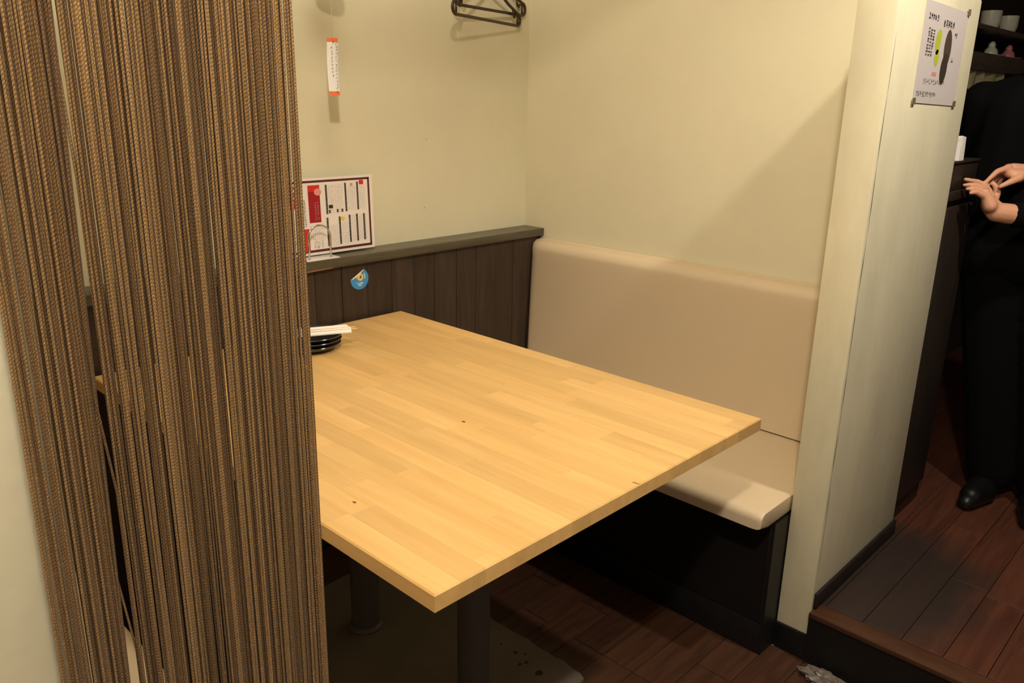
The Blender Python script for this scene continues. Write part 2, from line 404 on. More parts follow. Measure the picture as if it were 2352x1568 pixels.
# wainscot on the back wall: vertical boards under a projecting cap
wa = empty('trim_1', (1.0, 1.96, 0)); wa['kind'] = 'structure'
box('backing', -.25, WX-.001, 1.945, WY-.001, 0, .862, TRIMD, wa)
x = WX-.001; bi = 0
edges = [2.012, 1.925, 1.832, 1.746, 1.653, 1.571]
while x > -.24:
    xa = edges[bi] if bi < len(edges) else x-.089
    chamfer = .0015
    d = rnd.uniform(0, .0015)
    v = [(xa+.0006, 1.944, 0), (x-.0006, 1.944, 0), (x-.0006, 1.944, .863), (xa+.0006, 1.944, .863),
         (xa+.0006, 1.9235+d, 0), (x-.0006, 1.9235+d, 0), (x-.0006, 1.9235+d, .863), (xa+.0006, 1.9235+d, .863),
         (xa+.0022, 1.922+d, 0), (x-.0022, 1.922+d, 0), (x-.0022, 1.922+d, .863), (xa+.0022, 1.922+d, .863)]
    f = [(0, 3, 2, 1), (1, 2, 6, 5), (0, 4, 7, 3), (5, 6, 10, 9), (4, 8, 11, 7), (8, 9, 10, 11), (3, 7, 11, 10, 6, 2), (0, 1, 5, 9, 8, 4)]
    mk('board', v, f, DARKWOOD, wa)
    x = xa; bi += 1
box('cap_rail', -.25, WX-.001, 1.905, WY-.001, .863, .889, CAPWOOD, wa, bevel=.0025)
# bright splinter line where the cap's lower edge has chipped
chip = [(1.145, 1.9045, .8628), (1.20, 1.9043, .8650), (1.262, 1.9045, .8655), (1.262, 1.9045, .8632), (1.20, 1.9043, .8618), (1.145, 1.9045, .8605)]
mk('chipped_edge', chip + [(p[0], p[1]+.002, p[2]) for p in chip],
   [(0, 1, 2, 3, 4, 5), (11, 10, 9, 8, 7, 6)] + [(i, i+6, (i+1) % 6+6, (i+1) % 6) for i in range(6)], mat('bare_wood', srgb(150, 104, 78), .6), wa)

bb = struct(box('baseboard_front', PX0+.004, PX1, PY0-.009, PY0-.001, PLZ+.001, PLZ+.044, TRIMD, bevel=.0015))
struct(box('baseboard_right', PX0-.009, PX0-.0005, PY0+.001, PY1+.004, 0, .070, BLACKK, bevel=.002))

# ------------------------------------------------------------------ table
TX0, TX1, TY0, TY1, TZ, TT = .604, 1.499, .709, 1.9035, .70, .027
tb = empty('dining_table', (1.0515, 1.306, 0), 'pale laminated wood dining table fixed against the dark panelling', 'table')
rows = 19; sw = (TX1-TX0)/rows; rnd = R_(11)
for i in range(rows):
    a = TX0+i*sw; b = a+sw
    y = TY0 - rnd.uniform(0, .28)
    while y < TY1-.001:
        L = rnd.uniform(.22, .52); y1 = y+L
        if TY1-y1 < .09: y1 = TY1
        ya = max(y, TY0); yb = min(y1, TY1)
        if yb-ya > .004:
            e = .00012
            chamfer_box('stave', a, b, ya, yb, TZ-TT, TZ, STAVE, tb,
                        .0025 if i == 0 else e, .0025 if i == rows-1 else e, .0025 if ya == TY0 else e, .0025 if yb == TY1 else e)
        y = y1
def disc(name, c, rx, ry, h, m, parent, n=14, ang=0):
    v = []; ca, sa = math.cos(ang), math.sin(ang)
    for s, z in ((1, 0), (.8, h)):
        for i in range(n):
            a = 2*math.pi*i/n; q = 1+.12*math.sin(3*a+c[0]*40)
            X = rx*s*q*math.cos(a); Y = ry*s*q*math.sin(a)
            v.append((c[0]+X*ca-Y*sa, c[1]+X*sa+Y*ca, c[2]+z))
    f = [(i, (i+1) % n, n+(i+1) % n, n+i) for i in range(n)] + [tuple(range(n, 2*n)), tuple(reversed(range(n)))]
    return mk(name, v, f, m, parent)
disc('knot', (1.0374, 1.1217, TZ), .0030, .0052, .0003, KNOT, tb)
disc('knot', (.6793, .9936, TZ), .0026, .0042, .0003, KNOT, tb)
disc('knot', (1.0648, .7165, TZ), .0016, .0070, .0003, KNOT, tb, ang=.25)
disc('knot', (.975, 1.60, TZ), .003, .006, .0002, mat('faint_knot', srgb(176, 132, 70), .5), tb)
for ly in (1.104, 1.508):
    lg = lathe('leg', [(.036, .0), (.036, TZ-TT-.014)], (1.0515, ly, .0155), STEEL, tb, n=28)
    lathe('mounting_plate', [(.085, 0), (.085, .004)], (1.0515, ly, TZ-TT-.0045), STEEL, tb, n=28)
    lathe('foot_flange', [(.046, 0), (.046, .004), (.040, .010), (.037, .011)], (1.0515, ly, .0155), STEEL, tb, n=28)
# slab under the table, its edges chipped
rnd = R_(5); pts = []
def edge(a, b, n, amp):
    return [(a[0]+(b[0]-a[0])*i/n + rnd.uniform(-amp, amp), a[1]+(b[1]-a[1])*i/n + rnd.uniform(-amp, amp)) for i in range(n)]
pts = edge((.80, .985), (1.285, .975), 14, .003) + [(1.298, .982), (1.304, .996)] + edge((1.306, 1.02), (1.304, 1.70), 26, .0045) + [(1.300, 1.725)] + edge((1.285, 1.73), (.80, 1.735), 12, .003)
n = len(pts); cx, cy = 1.05, 1.35
v = [(x, y, .0) for x, y in pts] + [(x, y, .011) for x, y in pts] + [(x+(cx-x)*.008, y+(cy-y)*.008, .015) for x, y in pts]
f = [(i, (i+1) % n, n+(i+1) % n, n+i) for i in range(n)] + [(n+i, n+(i+1) % n, 2*n+(i+1) % n, 2*n+i) for i in range(n)] + [tuple(range(2*n, 3*n)), tuple(reversed(range(n)))]
sl = mk('floor_slab', v, f, SLAB); props(sl, 'pale worn stone slab on the floor under the table legs', 'slab')
for px_, py_, r in ((1184, 1498, .0045), (1206, 1502, .0028), (1209, 1521, .0042), (1194, 1525, .0040), (1238, 1545, .0085), (1150, 1478, .003)):
    d = at(px_, py_, 1)-CAM; q = CAM + d*((.0151-1.33)/d.z)
    disc('stain', (q.x, q.y, .0151), r*1.2, r, .0003, STAIN, sl)

# ------------------------------------------------------------------ benches
def bench(mirror, label):
    """right bench; mirror = the x about which it is flipped, or None"""
    fx = (lambda x: x) if mirror is None else (lambda x: 2*mirror-x)
    b = empty('banquette', (fx(1.9), 1.33, 0), label, 'bench')
    y0, y1 = PY1+.003, 1.918
    def bx(name, xa, xb, *a, **k):
        xa, xb = sorted((fx(xa), fx(xb))); return box(name, xa, xb, *a, **k)
    bx('base_panel', 1.702, WX-.004, y0+.006, y1, .002, .366, BLACKB, b)
    bx('end_panel', 1.6895, WX-.004, y0-.002, y0+.005, -.004, .366, BLACKB, b)
    bx('kick_board', 1.688, 1.7015, y0+.004, y1, .001, .083, BLACKK, b, bevel=.003)
    bx('corner_trim', 1.694, 1.7018, y0+.001, y0+.014, .0835, .366, TRIMD, b, bevel=.002)
    s = [(1.655, .3665)] + [(1.612, .3665+.012)] + arc(1.634, .399, .022, 180, 90, 6)[0:] + [(1.85, .4225), (2.085, .4225), (2.085, .3665)]
    s = [(fx(x), z) for x, z in s]
    ys = [y0, y0+.003, y0+.010, y0+.022, 1.3, y1-.02, y1-.006, y1]; ins = [.010, .005, .0015, 0, 0, 0, .002, .008]
    extrude_y('seat_cushion', s, ys, ins, VINYL, b)
    p = [(2.068, .4275)] + [(2.094, .80)] + arc(2.128, .815, .036, 175, 85, 7) + [(2.1475, .856), (2.1475, .4275)]
    p = [(fx(x), z) for x, z in p]
    ys = [y0, y0+.004, y0+.014, 1.3, y1-.034, y1-.020, y1-.006, y1]; ins = [.008, .002, 0, 0, 0, .004, .014, .026]
    extrude_y('backrest', p, ys, ins, VINYL, b)
    return b
bench(None, 'cream vinyl bench with high back along the right wall')
bench((2.15-.22)/2 + .055, 'cream vinyl bench behind the string curtain, left of the table')

# ------------------------------------------------------------------ string curtain
cu = empty('string_curtain', (.25, .60, 2.02), 'brown gold string curtain drawn aside at the booth entrance', 'curtain')
rnd = R_(21); V = []; F = []; UV = []; T = []
def gapx(z): return .1973 + (1.384-z)*(-.0059/.448)
def ghw(z): return .0004 + max(0, 1.36-z)*.0058
N = 400; sides = 5; zs = [2.02 - i*.075 for i in range(26)]
for i in range(N):
    u = rnd.random()
    if u < .46: x0 = .142 + rnd.random()*.105
    elif u < .93: x0 = .247 + rnd.random()*.108
    else: x0 = .338 + rnd.random()*.026
    if rnd.random() < .06: x0 = rnd.uniform(.352, .3635)
    y0 = .598 + rnd.uniform(-.014, .014); r = rnd.uniform(.00085, .00115); tone = rnd.random()**.9
    a1, p1, a2, p2 = rnd.uniform(.0003, .0016), rnd.uniform(0, 6.3), rnd.uniform(.0, .0006), rnd.uniform(0, 6.3)
    sl_ = rnd.gauss(0, .0009); jit = rnd.uniform(0, .0014); v0 = rnd.random(); base = len(V)
    for j, z in enumerate(zs):
        k = 2.02-z
        x = x0 + a1*math.sin(k*1.9+p1)*min(1, k) + a2*math.sin(k*6+p2) + sl_*k
        y = y0 + a1*.8*math.cos(k*2.1+p2)*min(1, k)
        xr = x*.6/y; g = gapx(z); hw = ghw(z)+.001
        if x0 < .30 and abs(xr-g) < hw:
            # pushed apart at the parting
            s = 1 if (x0*.6/y0 - .199) > 0 else -1
            x = (g + s*(hw+jit))*y/.6
        for q in range(sides):
            an = 2*math.pi*q/sides
            V.append((x+r*math.cos(an), y+r*math.sin(an), z)); UV.append((q/sides*2, v0-z)); T.append(tone)
    for j in range(len(zs)-1):
        for q in range(sides):
            F.append((base+j*sides+q, base+(j+1)*sides+q, base+(j+1)*sides+(q+1) % sides, base+j*sides+(q+1) % sides))
st = mk('strands', V, F, STRING, cu, smooth=True, uv=UV); st['kind'] = 'stuff'
at_ = st.data.attributes.new('tone', 'FLOAT', 'POINT'); at_.data.foreach_set('value', T)
box('header_tape', .138, .368, .582, .614, 2.01, 2.05, mat('header_cloth', srgb(120, 90, 52), .8), cu, bevel=.003)
rod = tube('curtain_rod', [(.10, .60, 2.062), (1.0, .60, 2.062), (1.80, .60, 2.062)], .010, CHROME, None, 12)
props(rod, 'slim metal curtain rod spanning the booth entrance', 'curtain rod')

# ------------------------------------------------------------------ menu sheet in its stand on the cap rail
mz = .8935; lean = math.radians(2)
mo = Vector((1.156, 1.966, mz)); mu = Vector((1, 0, 0)); mv = Vector((0, math.sin(lean), math.cos(lean))); mn = mu.cross(mv)
menu = empty('menu_sheet', (1.325, 1.955, .889), 'laminated menu sheet with maroon border standing on the dark ledge', 'menu')
def slab_on(name, o, u, v, w, h, th, m, parent, back=True):
    n_ = u.cross(v); P = [o, o+u*w, o+u*w+v*h, o+v*h]; Q = [p-n_*th for p in P]
    return mk(name, P+Q, [(0, 1, 2, 3), (7, 6, 5, 4), (0, 4, 5, 1), (1, 5, 6, 2), (2, 6, 7, 3), (3, 7, 4, 0)], m, parent)
MW, MH = .300, .213
slab_on('sheet', mo, mu, mv, MW, MH, .0016, LAMIN, menu)
pr = Print(mo, mu, mv, .00025); rnd = R_(9)
B0, B1 = .010, .0165
pr.rect(.006, .0075, MW-.010, .0145, MAROON); pr.rect(.006, MH-.0125, MW-.010, MH-.0065, MAROON)
pr.rect(.006, .0075, .012, MH-.0065, MAROON); pr.rect(MW-.0165, .0075, MW-.010, MH-.0065, MAROON)
# faces are measured on the photograph: u from the sheet's left edge, v from its lower edge
def mu_(px_): return (px_-640)/260*1.0
def U(c): return .004 + (c-170)/(1395-170)*(MW-.012-.004)     # crop column -> u
def Vv(r): return MH*(1 - (r-110)/(1215-110))                 # crop row -> v
def patch(c0, r0, c1, r1, m, layer=1): pr.rect(U(c0), Vv(r1), U(c1), Vv(r0), m, layer)
for c, r0, r1 in ((760, 215, 640), (1040, 205, 625), (1218, 200, 615)):
    patch(c-13, r0, c+13, r1, INK)
    pr.glyphs(U(c-10), Vv(r1), U(c+10), Vv(r0), 1, 16, INKL, rnd, .0003, 3, 2)
for c, r0, r1 in ((755, 690, 1110), (932, 690, 1100), (1080, 680, 1090), (1190, 675, 1085), (1297, 680, 1080)):
    patch(c-13, r0, c+13, r1, INK)
    pr.glyphs(U(c-10), Vv(r1), U(c+10), Vv(r0), 1, 16, INKL, rnd, .0003, 3, 2)
for c0, c1, r0, r1 in ((785, 870, 220, 640), (880, 1000, 220, 620), (1065, 1190, 260, 610), (1245, 1330, 260, 610), (780, 905, 800, 1100), (960, 1060, 780, 1090), (1105, 1170, 690, 1080), (1215, 1275, 690, 1070), (1312, 1335, 690, 1070), (500, 700, 790, 1000)):
    pr.glyphs(U(c0), Vv(r1), U(c1), Vv(r0), max(2, (c1-c0)//28), (r1-r0)//22, INKG, rnd, .00035, 3, 1)
patch(505, 210, 668, 745, DRED); pr.glyphs(U(580), Vv(720), U(650), Vv(450), 2, 8, INKL, rnd, .0004, 3, 2)
patch(505, 210, 660, 300, RED, 2)
pr.poly([(U(640)+.012*math.cos(a*.5), Vv(310)+.010*math.sin(a*.5)) for a in range(13)], PINK, 3)
patch(172, 215, 385, 530, RED)
pr.glyphs(U(175), Vv(525), U(380), Vv(220), 2, 3, LAMIN, rnd, .0030, 3, 2)
patch(385, 825, 440, 1110, INK); patch(420, 825, 490, 1155, RED, 2)
pr.glyphs(U(430), Vv(800), U(470), Vv(410), 1, 14, INK, rnd, .0006, 4)
pr.glyphs(U(350), Vv(800), U(400), Vv(560), 1, 7, INKG, rnd, .0006, 4)
pr.glyphs(U(265), Vv(1060), U(350), Vv(860), 2, 9, INK, rnd, .0006, 4)
pr.glyphs(U(540), Vv(1120), U(690), Vv(1010), 3, 4, INKG, rnd, .0006, 4)
patch(200, 790, 300, 830, YEL); patch(1245, 180, 1312, 245, RED); patch(785, 510, 845, 560, INK)
for c in (795, 910, 978): patch(c-12, 580, c+14, 628, BROWNI)
pr.poly([(U(975)+.0075*math.cos(a*.5), Vv(725)+.006*math.sin(a*.5)) for a in range(13)], YEL, 3)
patch(1110, 215, 1150, 260, PINK)
pr.build('print', menu)
ms_ = empty('menu_stand', (1.265, 1.945, .889), 'clear menu stand with chrome arch in front of the menu sheet', 'menu stand')
box('base_plate', 1.186, 1.292, 1.908, 1.962, .8893, .8922, ACRYL, ms_, bevel=.0008)
ac, ar, ah = 1.2365, .035, .058
arcp = [(ac-ar, 1.9225, .892)] + [(ac-ar, 1.9225, .892+ah)] + [(ac+ar*math.cos(math.radians(a)), 1.9225, .892+ah+.034*math.sin(math.radians(a))) for a in range(168, -1, -12)] + [(ac+ar, 1.9225, .892)]
tube('arch', arcp, .0026, CHROME, ms_, 10)

# ------------------------------------------------------------------ paper strip of a wind chime
sx0, sy0 = 1.264, 1.860
wc = empty('paper_strip', (sx0, sy0, 1.327), 'hanging white paper strip with orange ends and handwriting', 'paper strip')
yaw = math.radians(-8); su = Vector((math.cos(yaw), math.sin(yaw), 0)); W2 = .0150
cols = 5; rws = 14; V = []; F = []
for j in range(rws+1):
    for i in range(cols+1):
        s = (i/cols-.5)*2; z = 1.3265+.140*j/rws
        p = Vector((sx0, sy0, z)) + su*(s*W2) + Vector((0, -1, 0))*(.0016*(1-s*s)) + Vector((0, .004*math.sin(j/rws*3.1), 0)); V.append(p)
nv = len(V); V += [p+Vector((0, .0004, 0)) for p in V]
def sid(j, i, b=0): return b*nv + j*(cols+1)+i
fm = []
for j in range(rws):
    for i in range(cols):
        F.append((sid(j, i), sid(j, i+1), sid(j+1, i+1), sid(j+1, i))); F.append((sid(j, i, 1), sid(j+1, i, 1), sid(j+1, i+1, 1), sid(j, i+1, 1)))
        k = 1 if (j == 0 or j == rws-1) else 0; fm += [k, k]
mk('strip', V, F, [WHITE, ORANGE], wc, fmats=fm)
pr = Print(Vector((sx0, sy0-.0022, 1.3265))-su*W2, su, Vector((0, 0, 1)), .0002); rnd = R_(4)
for (c, z0, z1, n) in ((.0225, .006, .132, 15), (.0105, .045, .122, 9)):
    for q in range(n):
        z = z0+(z1-z0)*(q+.5)/n; hgt = (z1-z0)/n
        for s in range(3):
            a = (c+rnd.uniform(-.0034, .0005), z+rnd.uniform(-.4, .1)*hgt); b = (a[0]+rnd.uniform(.0015, .0040), a[1]+rnd.uniform(.1, .5)*hgt)
            pr.stroke(a, b, .00065, INK)
pr.build('handwriting', wc)
disc('eyelet', (sx0, sy0-.0030, 1.457), .0028, .0012, .004, mat('eyelet_orange', srgb(206, 92, 20), .5), wc)
tube('cord', [(sx0, sy0, 1.462), (sx0+.001, sy0, 1.52), (sx0, sy0, 1.615)], .0005, mat('pale_cord', srgb(214, 204, 178), .8), wc, 5)
ch = empty('wind_chime', (sx0, sy0, 1.645), 'small bell wind chime hanging above the paper strip', 'wind chime')
lathe('bell', [(.030, 0), (.034, .004), (.037, .022), (.033, .045), (.019, .060), (.004, .064)], (sx0, sy0, 1.600), mat('olive_metal', srgb(96, 88, 58), .4, metal=.6), ch, 28)
tube('hanger_cord', [(sx0, sy0, 1.664), (sx0, sy0, 1.86), (sx0, WY-.002, 1.93)], .0007, mat('cord_brown', srgb(120, 100, 70), .8), ch, 5)

# ------------------------------------------------------------------ sticker on the panelling
so = Vector((1.3635, 1.9208, .816)); stk = empty('round_sticker', so, 'round blue sticker with a plate emblem, its top edge peeled over', 'sticker')
pr = Print(so, Vector((1, 0, 0)), Vector((0, 0, 1)), .0003)
RS = .0315
cut = []
a0, a1 = 195, 435   # leaves the upper left chord free
for i in range(37):
    a = math.radians(a0 - 0 + (a1-a0)*i/36 - 15); cut.append((RS*math.cos(a), RS*math.sin(a)))
th = .0004
v = [so+Vector((p[0], 0, p[1])) for p in cut]; v2 = [p+Vector((0, th, 0)) for p in v]; n = len(v)
mk('disc', v+v2, [tuple(range(n)), tuple(reversed(range(n, 2*n)))] + [(i, n+i, n+(i+1) % n, (i+1) % n) for i in range(n)], BLUE, stk)
A = Vector(cut[0]); B = Vector(cut[-1]); Mx = (A+B)/2
nn = Vector((B-A).normalized()); inn = Vector((nn.y, -nn.x))
fl_ = [so+Vector((A.x, 0, A.y)), so+Vector((B.x, 0, B.y)), so+Vector((B.x-nn.x*.008+inn.x*.0025, -.0016, B.y-nn.y*.008+inn.y*.0025)), so+Vector((Mx.x+inn.x*.0042, -.0024, Mx.y+inn.y*.0042)), so+Vector((A.x+nn.x*.008+inn.x*.0025, -.0016, A.y+nn.y*.008+inn.y*.0025))]
mk('peeled_flap', fl_ + [p+Vector((0, -.0003, 0)) for p in fl_], [(0, 1, 2, 3, 4), (9, 8, 7, 6, 5)], mat('sticker_back', srgb(226, 206, 156), .5), stk)
cxp, cyp = .003, .0045
pr.poly([(cxp+.0105*math.cos(i*.3142), cyp+.0105*math.sin(i*.3142)) for i in range(20)], CREAMI, 0)
pr.poly([(cxp-.0045, cyp-.0045), (cxp+.0042, cyp-.0032), (cxp+.0042, cyp+.0052), (cxp-.001, cyp+.005)], mat('brown_square', srgb(134, 98, 40), .5), 1)
pr.poly([(.0155, .016), (.0190, .014), (.0200, .004), (.0195, -.003), (.0182, -.003), (.0165, .004)], CREAMI, 0)
pr.poly([(-.0135, .008), (-.010, .010), (-.0088, .003), (-.0105, -.001)], YEL, 0)
pr.rect(-.0145, -.0120, .009, -.0100, mat('pale_teal', srgb(140, 190, 190), .5), 0)
pr.poly([(-.008, -.0180), (.012, -.0140), (.013, -.0115), (-.007, -.0155)], WHITE, 1); pr.poly([(-.004, -.0212), (.007, -.0200), (.0075, -.0180), (-.0035, -.0192)], WHITE, 1)
pr.build('emblem', stk)

# ------------------------------------------------------------------ notice on the partition
no = Vector((1.915, PY0-.0016, 1.335)); nw, nh = .282, .208
ntc = empty('notice_sheet', no+Vector((nw/2, 0, 0)), 'white printed notice taped to the end partition', 'notice')
slab_on('sheet', no, Vector((1, 0, -.02)).normalized(), Vector((.0, 0, 1)), nw, nh, .0009, mat('notice_paper', srgb(216, 206, 204), .45, .4), ntc)
pr = Print(no, Vector((1, 0, -.02)), Vector((0, 0, 1)), .0003); rnd = R_(8)
pr.glyphs(.020, .168, .085, .186, 5, 1, INK, rnd, .0013, 6); pr.glyphs(.120, .160, .195, .182, 5, 1, INK, rnd, .0013, 6)
pr.glyphs(.030, .098, .075, .155, 3, 9, BROWNI, rnd, .0010, 5)
def blob(cx, cy, rx, ry, ang, m, layer=0):
    ca, sa = math.cos(ang), math.sin(ang)
    pr.poly([(cx+rx*math.cos(i*.2618)*ca-ry*math.sin(i*.2618)*sa, cy+rx*math.cos(i*.2618)*sa+ry*math.sin(i*.2618)*ca) for i in range(24)], m, layer)
blob(.103, .130, .016, .026, -.0, LIME); blob(.108, .098, .014, .018, .2, LIME); blob(.106, .145, .014, .012, 0, LIME, 1)
blob(.172, .122, .024, .040, .05, BROWNI); blob(.165, .078, .022, .034, -.1, mat('dark_brown_ink', srgb(66, 54, 48), .5), 1)
pr.rect(.092, .060, .122, .068, PINK); pr.glyphs(.205, .145, .225, .16, 2, 1, INK, rnd, .0012, 5); pr.glyphs(.205, .090, .225, .108, 1, 1, INKG, rnd, .0014, 5)
pr.glyphs(.045, .040, .185, .055, 11, 1, INKG, rnd, .0010, 5); pr.glyphs(.012, .012, .140, .028, 11, 1, INKG, rnd, .0012, 6)
pr.build('print', ntc)
for (dx, dz) in ((-.006, -.004), (nw-.012, -.008), (nw-.010, nh-.012)):
    box('tape', no.x+dx, no.x+dx+.018, no.y-.0022, no.y-.0014, no.z+dz, no.z+dz+.014, mat('grey_tape', srgb(120, 108, 90), .3), ntc)

# ------------------------------------------------------------------ plates and chopsticks
PCX, PCY = 1.085, 1.755
prof = [(.040, .0), (.044, .0), (.046, .003), (.064, .008), (.076, .0145), (.0785, .0185), (.0775, .0200), (.073, .0180), (.060, .0105), (.040, .0070), (.0, .0066)]
for k, z in enumerate((0, .0110, .0225)):
    pl = lathe('small_plate', prof[:-1]+[(.002, .0066)], (PCX+.002*k, PCY-.001*k, TZ+.0002+z), BLACKC, None, 48)
    props(pl, ['lowest black plate of the stack on the table corner', 'middle black plate of the stack on the table corner', 'topmost black plate of the stack, carrying the chopsticks'][k], 'plate', 'stacked black plates')
ce = Vector((1.1640, 1.6855, .7530)); cl = Vector((1.000, 1.7675, .7500))
cdv = (ce-cl).normalized(); side = cdv.cross(Vector((0, 0, 1))).normalized(); TL = math.radians(40); side = side*math.cos(TL) - Vector((0, 0, 1))*math.sin(TL)
cs = empty('wrapped_chopsticks', (1.1, 1.76, .733), 'disposable chopsticks in a white paper sleeve lying across the plates', 'chopsticks')
hw = .0135; Ls = (ce-cl).length; nrm = side.cross(cdv)
# sleeve: flat folded tube, right end cut on a slant
sec = [(-hw, 0), (-hw*.9, .0024), (0, .0034), (hw*.9, .0024), (hw, 0), (0, -.0008)]
V = []; F = []
for tt in (0, .5, .93, 1.0):
    for j, (s, h) in enumerate(sec):
        sk = .012*(-s/hw) if tt == 1.0 else 0
        V.append(cl + cdv*(Ls*tt - max(0, sk)) + side*s + nrm*(h+.0008))
m_ = len(sec)
for a in range(3):
    for j in range(m_): F.append((a*m_+j, a*m_+(j+1) % m_, (a+1)*m_+(j+1) % m_, (a+1)*m_+j))
F.append(tuple(range(m_)))
mk('paper_sleeve', V, F, WHITE, cs)
for s in (-.0028, .0028):
    a = cl + cdv*.03 + side*s + nrm*.0018; b = ce + cdv*(.016 if s > 0 else .012) + side*s + nrm*.0018
    tube('chopstick', [a, b-cdv*.004, b], [.0028, .0024, .0016], BAMBOO, cs, 8)

# ------------------------------------------------------------------ coat hangers near the corner
def hanger(L, Rr, hook, label, drop=.0):
    """L, Rr = ends of the bottom bar"""
    L = Vector(L); Rr = Vector(Rr); d = (Rr-L); ln = d.length; d.normalize(); c = (L+Rr)/2; u = Vector((0, 0, 1))
    u = (u - d*u.dot(d)).normalized()
    h = empty('coat_hanger', c, label, 'hanger', 'dark brown coat hangers on the wall')
    r0 = .0049
    def pt(s, t_): return c + d*(s*ln/2) + u*t_
    half = ln/2; er = .019
    P = []
    for a in range(-90, 91, 18):  # right end loop
        P.append(c + d*(half-er+er*math.cos(math.radians(a))) + u*(er+er*math.sin(math.radians(a))))
    P += [pt(.62, .058), pt(.30, .088), pt(.08, .108), pt(0, .112), pt(-.08, .108), pt(-.30, .088), pt(-.62, .058)]
    for a in range(90, 271, 18):
        P.append(c + d*(-half+er+er*math.cos(math.radians(a))) + u*(er+er*math.sin(math.radians(a))))
    tube('frame', P, r0, HANGER, h, 8, closed=True)
    for s in (-1, 1):
        tube('strut', [c+d*(s*(half-er))+u*.0, c+d*(s*(half-er))+u*(2*er)], r0*.75, HANGER, h, 6)
        q = c+d*(s*(half-.052))
        tube('strap_hook', [q+u*.046, q+u*.030+d*.004*s, q+u*.024+d*.012*s, q+u*.030+d*.019*s, q+u*.034+d*.020*s], r0*.8, HANGER, h, 6)
    top = c+u*.112; hv = Vector(hook)
    md = top + Vector((0, 0, .03))
    hk = [top, md] + [hv + Vector((0, .0, .004)) + Vector((.018*math.cos(math.radians(a)), 0, .018*math.sin(math.radians(a))-.004)) for a in (200, 180, 150, 120, 90, 60, 30, 0, -30)]
    tube('hook', hk, .0022, CHROME, h, 8)
    return h
hanger((1.668, 1.852, 1.556), (2.074, 1.972, 1.5545), (1.905, 1.93, 1.725), 'dark brown coat hanger in front, its left end swung out from the wall')
hanger((1.735, 1.912, 1.590), (2.112, 1.986, 1.590), (1.905, 1.947, 1.735), 'dark brown coat hanger behind the lowest one, nearest the corner')
hk = empty('wall_hook', (1.905, 1.99, 1.74), 'metal coat hook fixed to the back wall above the hangers', 'hook')
box('plate', 1.885, 1.925, 1.993, 1.9995, 1.70, 1.79, CHROME, hk, bevel=.002)
tube('prong', [(1.905, 1.993, 1.745), (1.905, 1.95, 1.742), (1.905, 1.925, 1.745), (1.905, 1.917, 1.757)], .0035, CHROME, hk, 8)

# ------------------------------------------------------------------ ceiling lamps of the place, plus an added fill lamp over the table
for nm, (lx, ly, lz), lb in (('ceiling_lamp', (1.778, .056, 2.325), 'round ceiling lamp over the aisle by the step'), ('ceiling_lamp', (.02, -.03, 2.32), 'round ceiling lamp over the booth entrance'), ('ceiling_lamp', (.95, 1.25, 2.30), 'added round fill lamp over the booth table')):
    e = empty(nm, (lx, ly, CEILZ), lb, 'lamp', 'ceiling lamps')
    lathe('canopy', [(.055, 0), (.058, -.004), (.058, -.018), (.0, -.02)][::-1][1:] + [(.055, 0)], (lx, ly, CEILZ-.001), STEEL, e, 28)
    tube('stem', [(lx, ly, CEILZ-.02), (lx, ly, lz+.066)], .006, STEEL, e, 8)
    lathe('bulb', [(.006, .066), (.012, .062), (.013, .05), (.010, .044)], (lx, ly, lz), EMIT, e, 16)

# ------------------------------------------------------------------ corridor: wall, shelves, cabinet
struct(box('wall_corridor', PX1+.002, 5.2, 1.10, 1.2, PLZ, CEILZ, CORR))
struct(box('wall_end', 5.1, 5.2, -1.6, 1.1, -.05, CEILZ, CORR))
sh = empty('wall_shelf', (3.6, 1.0, 1.45), 'dark wooden wall shelf with two boards behind the partition', 'shelf')
box('upper_board', 2.75, 4.6, .93, 1.098, 1.590, 1.608, SHELFW, sh, bevel=.002)
box('lower_board', 2.75, 4.6, .91, 1.098, 1.452, 1.512, SHELFW, sh, bevel=.003)
for x in (3.30, 4.30): box('upright', x, x+.018, .94, 1.098, 1.513, 1.589, SHELFW, sh)
box('side_board', 2.75, 2.77, .93, 1.098, 1.513, 1.589, SHELFW, sh)
def cup(cx, cy, z, r, h, label):
    c = empty('cup', (cx, cy, z), label, 'cup', 'pale cups on the shelf')
    lathe('body', [(r*.72, 0), (r*.8, .003), (r*.97, h*.4), (r, h), (r*.93, h), (r*.88, h*.4), (r*.6, .006)], (cx, cy, z), CUPW, c, 28)
    return c
cup(3.62, .985, 1.6085, .036, .066, 'pale cup on the upper shelf, left of the two large cups')
cup(3.86, .985, 1.6085, .036, .066, 'pale cup on the upper shelf, rightmost')
cup(3.30, .985, 1.6085, .026, .085, 'narrow pale cup on the upper shelf beside the partition')
for (x, m_, lb) in ((3.62, CUPW, 'small white ornament on the lower shelf'), (3.86, ORNP, 'small pink ornament on the lower shelf')):
    o = empty('ornament', (x, .965, 1.512), lb, 'ornament')
    lathe('body', [(.024, 0), (.026, .006), (.022, .022), (.012, .034), (.013, .042), (.008, .052), (.002, .055)], (x, .965, 1.5125), m_, o, 20)
    lathe('saucer', [(.018, 0), (.034, .004), (.035, .006), (.02, .003)], (x+.03, .955, 1.5125), m_, o, 20)
